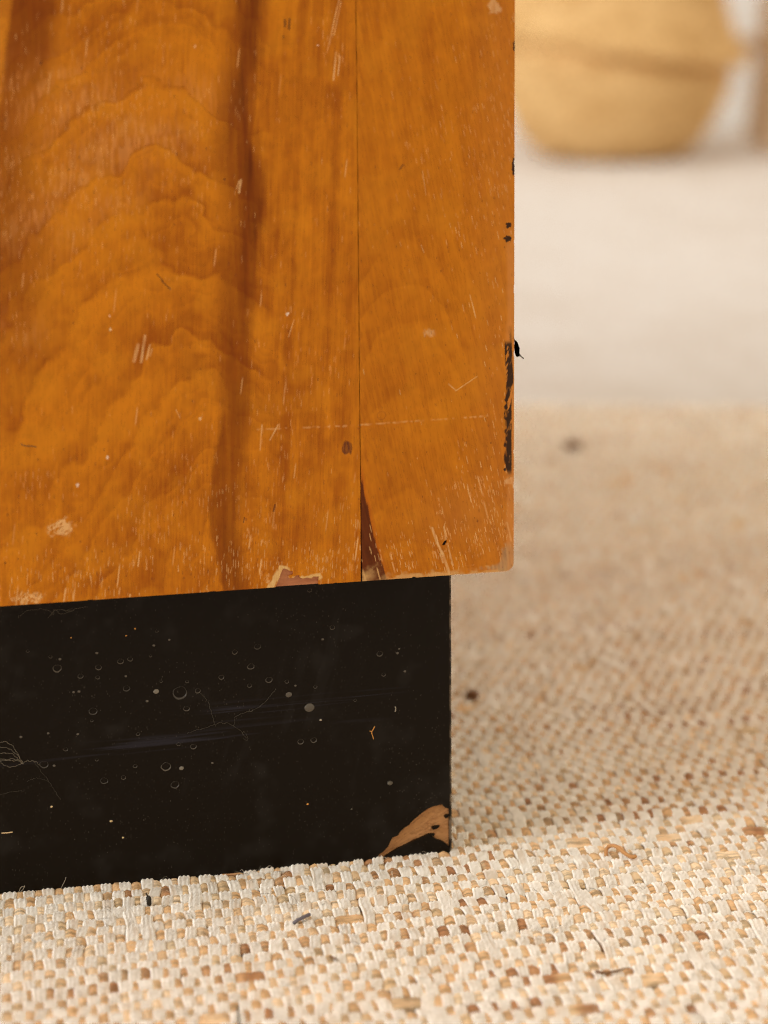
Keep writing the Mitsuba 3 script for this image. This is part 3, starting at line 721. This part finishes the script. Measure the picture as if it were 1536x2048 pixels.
for q, (px, py, r) in enumerate(drops):
    s, z = on_face(px, py, 0)
    R = r * 0.1155
    n = 18
    w = np.arange(n) * 2 * np.pi / n
    wob = 1 + 0.10 * (meshkit.noise(np.stack([np.cos(w) * 1.5 + q * 3.3, np.sin(w) * 1.5, 0 * w], 1)) - 0.5) * 2
    filled = q in (7, 22, 48, 49) or (r < 3.2)
    big = r > 6
    prof = [(1.0, 0.0), (0.93, 0.12), (0.86, 0.15), (0.78, 0.08), (0.72, 0.0)] if not filled else [(1.0, 0.0), (0.88, 0.16), (0.6, 0.26), (0.3, 0.30), (0.0, 0.31)]
    sq = 0.86
    V, Fc = [], []
    for a, (rr, hh) in enumerate(prof[:-1]):
        for c_, s_, wo in zip(np.cos(w), np.sin(w), wob):
            if not filled:
                rr = 1 - (1 - prof[a][0]) * (0.22 + 0.95 * (0.5 - 0.5 * s_) ** 1.5)
            V.append(face_point(s + R * rr * wo * c_, z + R * rr * wo * s_ * sq, 0.00001 + 0.001 * R * hh * (0.8 if big else 1.0)))
        if a:
            for b_ in range(n):
                o, e = (a - 1) * n, a * n
                Fc += [(o + b_, o + (b_ + 1) % n, e + (b_ + 1) % n), (o + b_, e + (b_ + 1) % n, e + b_)]
    if not filled:
        w0 = prof[-1]
        V += [face_point(s + R * (1 - 0.28 * (0.22 + 0.95 * (0.5 - 0.5 * s_) ** 1.5)) * wo * c_, z + R * (1 - 0.28 * (0.22 + 0.95 * (0.5 - 0.5 * s_) ** 1.5)) * wo * s_ * sq, 0.00001) for c_, s_, wo in zip(np.cos(w), np.sin(w), wob)]
        o, e = (len(prof) - 2) * n, (len(prof) - 1) * n
        for b_ in range(n):
            Fc += [(o + b_, o + (b_ + 1) % n, e + (b_ + 1) % n), (o + b_, e + (b_ + 1) % n, e + b_)]
    V.append(face_point(s, z, 0.00001 + 0.001 * R * prof[-1][1]))
    e = (len(prof) - 2) * n
    if filled:
        Fc += [(e + b_, e + (b_ + 1) % n, len(V) - 1) for b_ in range(n)]
    else:
        V.pop()
    mat = 'drop_pale' if q in (7, 22) else 'drop_faint' if q in (8, 19, 25, 26, 55, 11, 6) else 'drop_residue'
    add('cabinet__plinth__dried_drop' + (f'_{q:03d}' if q else ''), trimesh.Trimesh(np.array(V), np.array(Fc), process=False), mat, True)

# ------------------------------------------------------------------ basket
BX, BY = at_ground(1247, 262, FLOOR_Z)[:2]
BY = 2.45
BX = (1232 - 768) / F_PX * 2.432
prof = np.array([(0.0, 0.001), (0.050, 0.001), (0.060, 0.003), (0.069, 0.009), (0.079, 0.021), (0.088, 0.037), (0.095, 0.056), (0.099, 0.070), (0.0995, 0.080), (0.097, 0.086), (0.096, 0.0890), (0.107, 0.0905), (0.1135, 0.0935), (0.1140, 0.099), (0.110, 0.108), (0.103, 0.122), (0.096, 0.142), (0.090, 0.17), (0.088, 0.20), (0.090, 0.235), (0.087, 0.2352), (0.085, 0.20), (0.086, 0.16), (0.085, 0.10), (0.06, 0.02), (0.0, 0.012)])
tt = np.linspace(0, len(prof) - 1, 190)
from scipy.interpolate import PchipInterpolator
pr = PchipInterpolator(np.arange(len(prof)), prof)(tt)
nseg = 120
ang = np.arange(nseg) * 2 * np.pi / nseg
rowid = np.concatenate([[0], np.cumsum(np.linalg.norm(np.diff(pr, axis=0), axis=1))]) / 0.0055
wv = 0.0011 * np.cos(np.pi * rowid * 2)[:, None] * 0.6 + 0.0010 * np.sin(np.pi * np.round(rowid)[:, None] + nseg / 4 * ang[None])
r = pr[:, :1] + wv * (pr[:, :1] > 0.03)
zt = np.repeat(pr[:, 1:], nseg, 1)
zt = zt + (-0.10 * (zt / 0.1).clip(0, 1) ** 2) * (r * np.cos(ang)[None]) * 1.7
V = np.stack([BX + r * np.cos(ang), BY + r * np.sin(ang), FLOOR_Z + zt + 0.001], -1).reshape(-1, 3)
a, b = np.meshgrid(np.arange(len(pr) - 1), np.arange(nseg), indexing='ij')
k, l = a * nseg + b, a * nseg + (b + 1) % nseg
bm = trimesh.Trimesh(V, np.vstack([np.stack([k, l, l + nseg], -1).reshape(-1, 3), np.stack([k, l + nseg, k + nseg], -1).reshape(-1, 3)]), process=False)
scene['seagrass'] = principled(proc(lambda p, n, uv: mix((0.52, 0.30, 0.105), (0.80, 0.55, 0.26), smoothstep(0.2, 0.75, 0.5 * fbm(p.x * 120, p.y * 120, p.z * 420) + 0.5 * fbm(p.x * 45, p.y * 45, p.z * 70)))), 0.7, 0.2)
labels['basket'] = {'label': 'round golden woven belly basket blurred on the pale floor', 'category': 'basket'}
add('basket__body', bm, 'seagrass', True)
for q, side in enumerate((-1, 1)):
    th0 = side * math.pi / 2 + math.pi / 4
    c = curve([(BX + 0.09 * math.cos(th0 + d_), BY + 0.09 * math.sin(th0 + d_), 0.225 + h) for d_, h in ((-0.35, 0), (-0.25, 0.035), (0, 0.05), (0.25, 0.035), (0.35, 0))], 24)
    add('basket__handle' + ('_001' if q else ''), tube(c, 0.004, 8), 'seagrass', True)

# ------------------------------------------------------------------ wooden stool at the right edge, far behind
scene['stool_wood'] = principled(proc(lambda p, n, uv: mix((0.60, 0.45, 0.31), (0.70, 0.55, 0.40), fbm(p.x * 300, p.y * 300, p.z * 30))), 0.55, 0.3)
labels['stool'] = {'label': 'light brown wooden stool cut off by the right edge behind the basket', 'category': 'stool'}


def bar(a, b, w, h=None):
    return tube(np.linspace(a, b, 3), w, 10)


SY = 2.47


def back_pt(px, py, y):
    d = FWD + RIGHT * (px - 768) / F_PX - UP * (py - 1024) / F_PX
    return EYE + d * (y - EYE[1]) / d[1]


foot0 = back_pt(1556, 0, SY)
fx = foot0[0]
feet = [(fx - 0.004, SY), (fx + 0.30, SY), (fx + 0.30, SY + 0.1), (fx - 0.004, SY + 0.1)]
cx, cy = fx + 0.148, SY + 0.05
for q, (x, y) in enumerate(feet):
    top = np.array([cx + (x - cx) * 0.72, cy + (y - cy) * 0.9, 0.42])
    c = np.linspace([x, y, FLOOR_Z + 0.0005], top, 6)
    add('stool__leg' + (f'_{q:03d}' if q else ''), tube(c, np.linspace(0.009, 0.0125, 6), 12), 'stool_wood', 40)
zs = back_pt(1500, 92, SY)[2]
add('stool__stretcher', tube(np.linspace([fx - 0.03, SY + 0.0245, zs], [fx + 0.33, SY + 0.0245, zs], 4), 0.007, 10), 'stool_wood', 40)
b = trimesh.creation.box((0.32, 0.13, 0.025))
b.apply_translation((cx, cy, 0.4335))
add('stool__seat', b, 'stool_wood')

# ------------------------------------------------------------------ small things lying about
scene['dark_scrap'] = principled(rgb(0.020, 0.016, 0.010), 0.6, 0.3)
scene['brown_scrap'] = principled(rgb(0.17, 0.078, 0.030), 0.7, 0.2)
scene['lint_pale'] = principled(rgb(0.34, 0.30, 0.23), 0.9, 0.1)
scene['lint_grey'] = principled(rgb(0.12, 0.108, 0.085), 0.9, 0.1)
scene['lint_blue'] = principled(rgb(0.16, 0.145, 0.17), 0.9, 0.1)
scene['splinter_orange'] = principled(rgb(0.62, 0.28, 0.07), 0.6, 0.2)
scene['splinter_cream'] = principled(rgb(0.62, 0.46, 0.26), 0.6, 0.2)
scene['jute_loop'] = principled(rgb(0.52, 0.27, 0.11), 0.8, 0.2)


def fp(px, py, off, lift=0.0):
    s, z = on_face(px, py, off)
    return face_point(s, z, off + lift)


def strands(lines, off, rad, seed=0, jitter=2e-4, n=26):
    parts = []
    for q, l in enumerate(lines):
        c = curve([fp(x, y, off, lift) for x, y, lift in l], n, jitter, seed + q)
        keep = np.maximum(((c - C0) @ N), off + rad)
        c = c + N[None] * (keep - (c - C0) @ N)[:, None]
        parts.append(tube(c, rad, 5))
    return trimesh.util.concatenate(parts)


def blob(center, size, seed, rot=0.0, rough=0.35):
    m = trimesh.creation.icosphere(subdivisions=3)
    v = m.vertices * (1 + rough * (meshkit.fbm(m.vertices * 1.7 + seed * 9.1, 3) - 0.5) * 2)[:, None]
    v = v * np.asarray(size)
    c, s = math.cos(rot), math.sin(rot)
    v = v @ np.array([[c, s, 0], [-s, c, 0], [0, 0, 1]])
    return trimesh.Trimesh(v + np.asarray(center), m.faces, process=False)


# black curled scrap on the right edge of the panel
off = OVER - 0.004
lines = [[(1027, 676, 0), (1031, 688, 0), (1033, 694, 0)], [(1036, 705, 0), (1041, 712, 0), (1047, 717, 0)]]
sc = [strands(lines, off, 0.00013, 3, 5e-5)]
bl = trimesh.creation.icosphere(subdivisions=3)
vv = bl.vertices * (1 + 1.1 * (meshkit.fbm(bl.vertices * 2.3 + 4) - 0.5))[:, None] * np.array([0.62, 0.45, 1.75]) * 1e-3
ca, sa = math.cos(0.16), math.sin(0.16)
vv = np.stack([vv[:, 0] * ca - vv[:, 2] * sa, vv[:, 1], vv[:, 0] * sa + vv[:, 2] * ca], 1)
s0, z0 = on_face(1034, 698, off)
vv = vv[:, :1] * D + vv[:, 1:2] * N + vv[:, 2:] * np.array([0, 0, 1]) + face_point(s0, z0, off)
sc.append(trimesh.Trimesh(vv, bl.faces, process=False))
add('scrap', trimesh.util.concatenate(sc), 'dark_scrap', True)
tag('scrap', 'small black curled scrap clinging to the right edge of the wood panel', 'debris')

t_ = [[(-25 + a, 1498 + b, 0.0006 + c), (8 + a, 1490 + 2 * b, 0.0018), (30, 1503 + b, 0.0014), (45, 1526, 0.0004)] for a, b, c in ((0, 0, 0), (6, 6, 0.0008), (-4, 12, 0.0004), (3, -5, 0.001))]
t_ += [[(-10, 1510, 0.0006), (14, 1530, 0.0010), (45, 1526, 0.0004)], [(-10, 1522, 0.0003), (25, 1518, 0.0010), (46, 1526, 0.0004)], [(45, 1526, 0.0004), (62, 1521, 0.0002), (80, 1530, 0.0002)]]
add('lint_tuft', strands(t_, 0.0, 0.026e-3, 20, 9e-4, 40), 'lint_pale', True)
tag('lint_tuft', 'pale tuft of lint on the black plinth at the left edge of the picture', 'lint')
t_ = [[(395, 1384, 2e-4), (418, 1408, 2e-4), (430, 1449, 2e-4)], [(375, 1464, 2e-4), (400, 1458, 2e-4), (430, 1447, 3e-4), (447, 1445, 4e-4), (467, 1452, 2e-4), (492, 1476, 2e-4)], [(467, 1451, 2e-4), (482, 1427, 2e-4), (510, 1418, 2e-4), (540, 1392, 2e-4), (550, 1374, 1e-4)], [(484, 1472, 2e-4), (490, 1464, 4e-4), (495, 1478, 2e-4), (484, 1476, 3e-4)]]
add('cobweb', strands(t_, 0.0, 0.024e-3, 40, 9e-4, 60), 'lint_grey', True)
tag('cobweb', 'thin branching cobweb thread in the middle of the black plinth', 'cobweb')
t_ = [[(36, 1237, 2e-4), (50, 1222, 8e-4), (80, 1215, 2e-3), (105, 1226, 1e-3)], [(96, 1236, 3e-4), (108, 1216, 2e-3), (118, 1225, 1e-3), (132, 1224, 8e-4), (150, 1211, 3e-3)], [(104, 1227, 1e-3), (114, 1214, 2e-3), (128, 1218, 1e-3), (140, 1210, 3e-3)], [(130, 1222, 6e-4), (170, 1209, 2e-3)]]
add('cobweb_001', strands(t_, 0.0, 0.035e-3, 60, 8e-4, 50), 'lint_grey', True)
tag('cobweb_001', 'dusty cobweb hanging under the bottom left edge of the wood panel', 'cobweb')
t_ = [[(64, 1521, 2e-4), (80, 1540, 2e-4), (95, 1560, 2e-4), (107, 1578, 2e-4), (120, 1600, 1e-4)], [(55, 1562, 1e-4), (75, 1556, 3e-4), (95, 1562, 1e-4)], [(-5, 1590, 1e-4), (20, 1584, 2e-4), (42, 1580, 1e-4)]]
add('cobweb_002', strands(t_, 0.0, 0.02e-3, 80, 7e-4, 40), 'lint_grey', True)
tag('cobweb_002', 'faint cobweb thread trailing down from the lint tuft on the plinth', 'cobweb')
add('splinter', strands([[(747, 1478, 1e-4), (743, 1466, 3e-4), (744, 1461, 3e-4), (749, 1452, 2e-4)], [(744, 1462, 3e-4), (739, 1462, 2e-4)]], 0.0, 0.12e-3, 90, 5e-5), 'splinter_orange', True)
tag('splinter', 'tiny forked orange splinter on the right half of the black plinth', 'splinter')
add('splinter_001', strands([[(3, 1666, 1e-4), (14, 1665, 2e-4), (25, 1664, 1e-4)]], 0.0, 0.15e-3, 91, 2e-5), 'splinter_cream', True)
tag('splinter_001', 'straight cream splinter on the plinth at the lower left edge', 'splinter')
add('splinter_002', strands([[(790, 1413, 1e-4), (791, 1418, 2e-4), (790, 1423, 1e-4)]], 0.0, 0.13e-3, 92, 2e-5), 'lint_pale', True)
tag('splinter_002', 'short upright pale splinter above the forked orange one', 'splinter')
add('hair', strands([[(42, 886, 1e-4), (48, 891, 2e-4), (60, 892, 2e-4), (73, 894, 1e-4)]], OVER, 0.10e-3, 93, 5e-5), 'brown_scrap', True)
tag('hair', 'short dark fibre stuck on the wood panel near its left edge', 'fibre')
CRUMBS = ['upper of the two tiny orange crumbs high on the plinth below the wood panel', 'lower of the two tiny orange crumbs high on the plinth',
          'tiny orange crumb further left than the pair of orange crumbs high on the plinth', 'tiny orange crumb low on the right half of the plinth',
          'pale oblong crumb low on the plinth, middle one of three pale crumbs', 'lowest of the three pale crumbs on the left part of the plinth',
          'leftmost of the three pale crumbs low on the plinth', '', 'tiny white fleck on the plinth left of the forked orange splinter', 'tiny grey crumb low on the plinth left of its broken corner']
for q, (px, py, r, mt) in enumerate([(270, 1257, 1.8, 'splinter_orange'), (252, 1271, 1.8, 'splinter_orange'), (142, 1275, 1.6, 'splinter_orange'), (615, 1608, 2.2, 'splinter_orange'), (222, 1642, 2.6, 'splinter_cream'), (246, 1675, 2.2, 'splinter_cream'), (103, 1613, 2.4, 'splinter_cream'), (780, 1566, 5.0, 'lint_grey'), (641, 1440, 2.4, 'lint_pale'), (703, 1618, 1.8, 'lint_grey')]):
    key = 'crumb' + (f'_{q:03d}' if q else '')
    add(key, blob(fp(px, py, 0.0, 0.0001), np.array([1.4, 0.9, 0.9]) * r * 0.1e-3, q, 0.6), mt, True)
    if px == 780:
        tag(key, 'larger dull brown crumb on the plinth above its broken corner', 'crumb')
    else:
        tag(key, CRUMBS[q], 'crumb')

SURF = 0.0006


def on_rug(px, py, lift=0.0):
    return at_ground(px, py, SURF + lift)


p0 = on_rug(298, 1808)
add('seed', trimesh.util.concatenate([blob(p0 + [0, 0, 0.0008], (0.0006, 0.0007, 0.0013), 2, 0.4), tube(curve([p0 + [-0.0002, 0, 0.0017], p0 + [-0.0006, 0, 0.0026]], 4), 0.00018, 6)]), 'dark_scrap', True)
tag('seed', 'dark dry seed standing on the rug below the left part of the plinth', 'seed')
add('lint_roll', tube(curve([on_rug(587, 1846), on_rug(600, 1838, 0.0005), on_rug(619, 1829, 0.0004)], 16, 2e-4, 5), 0.00042, 8), 'lint_blue', True)
tag('lint_roll', 'blue grey roll of lint lying on the rug', 'lint')
add('twig', tube(curve([on_rug(476, 2012, 0.002), on_rug(477, 2030, 0.001), on_rug(479, 2056, 0.0003)], 12, 1e-4, 8), 0.00022, 6), 'dark_scrap', True)
tag('twig', 'thin dark twig standing up from the rug at the bottom edge', 'twig')
add('fibre', tube(curve([on_rug(1192, 1943), on_rug(1215, 1945, 0.0003), on_rug(1240, 1940, 0.0004), on_rug(1260, 1936, 0.0006)], 16, 2e-4, 9), np.linspace(0.0004, 0.00012, 16), 6), 'brown_scrap', True)
tag('fibre', 'brown fibre lying across the right front of the rug', 'fibre')
add('fibre_001', tube(curve([on_rug(1212, 1710), on_rug(1216, 1694, 0.001), on_rug(1232, 1693, 0.002), on_rug(1252, 1708, 0.001), on_rug(1272, 1712, 0.0005)], 20, 2e-4, 10), 0.0005, 6), 'jute_loop', True)
tag('fibre_001', 'loop of orange brown jute sticking up from the rug right of the plinth', 'fibre')
add('fibre_002', tube(curve([on_rug(660, 1912, 0.0002), on_rug(672, 1918, 0.0003)], 8, 1e-4, 11), 0.0002, 6), 'brown_scrap', True)
tag('fibre_002', 'very short brown fibre on the rug in front of the plinth', 'fibre')
for q, (px, py, r, l) in enumerate([(945, 1394, 0.0017, 'dark brown knot on the shaded rug close to the plinth'), (1146, 899, 0.0031, 'blurred brown knot on the far part of the rug')]):
    key = 'knot' + (f'_{q:03d}' if q else '')
    add(key, blob(on_rug(px, py) + [0, 0, r * 0.45], (r * 1.15, r * 1.3, r * 0.8), 20 + q, 0.3), 'brown_scrap', True)
    tag(key, l, 'knot')
t_ = [[(468, 1741, 3e-4), (490, 1745, 8e-4), (508, 1744, 6e-4), (521, 1731, 2e-4)], [(478, 1748, 3e-4), (500, 1748, 1e-3), (524, 1744, 3e-4)]]
add('lint_thread', strands(t_, 0.0, 0.05e-3, 120, 2e-4), 'lint_grey', True)
tag('lint_thread', 'curled grey thread at the foot of the plinth above the rug', 'lint')
t_ = [[(33, 1788, 8e-4), (44, 1776, 1.2e-3), (48, 1768, 1e-3)], [(36, 1786, 8e-4), (40, 1772, 1.2e-3), (49, 1770, 1e-3)], [(118, 1784, 4e-4), (124, 1770, 6e-4), (132, 1754, 2e-4)], [(30, 1790, 1e-3), (52, 1784, 1e-3), (70, 1783, 6e-4)]]
add('lint_tuft_001', strands(t_, 0.0, 0.07e-3, 130, 2e-4), 'lint_pale', True)
tag('lint_tuft_001', 'white wisp of lint between plinth and rug near the left edge', 'lint')
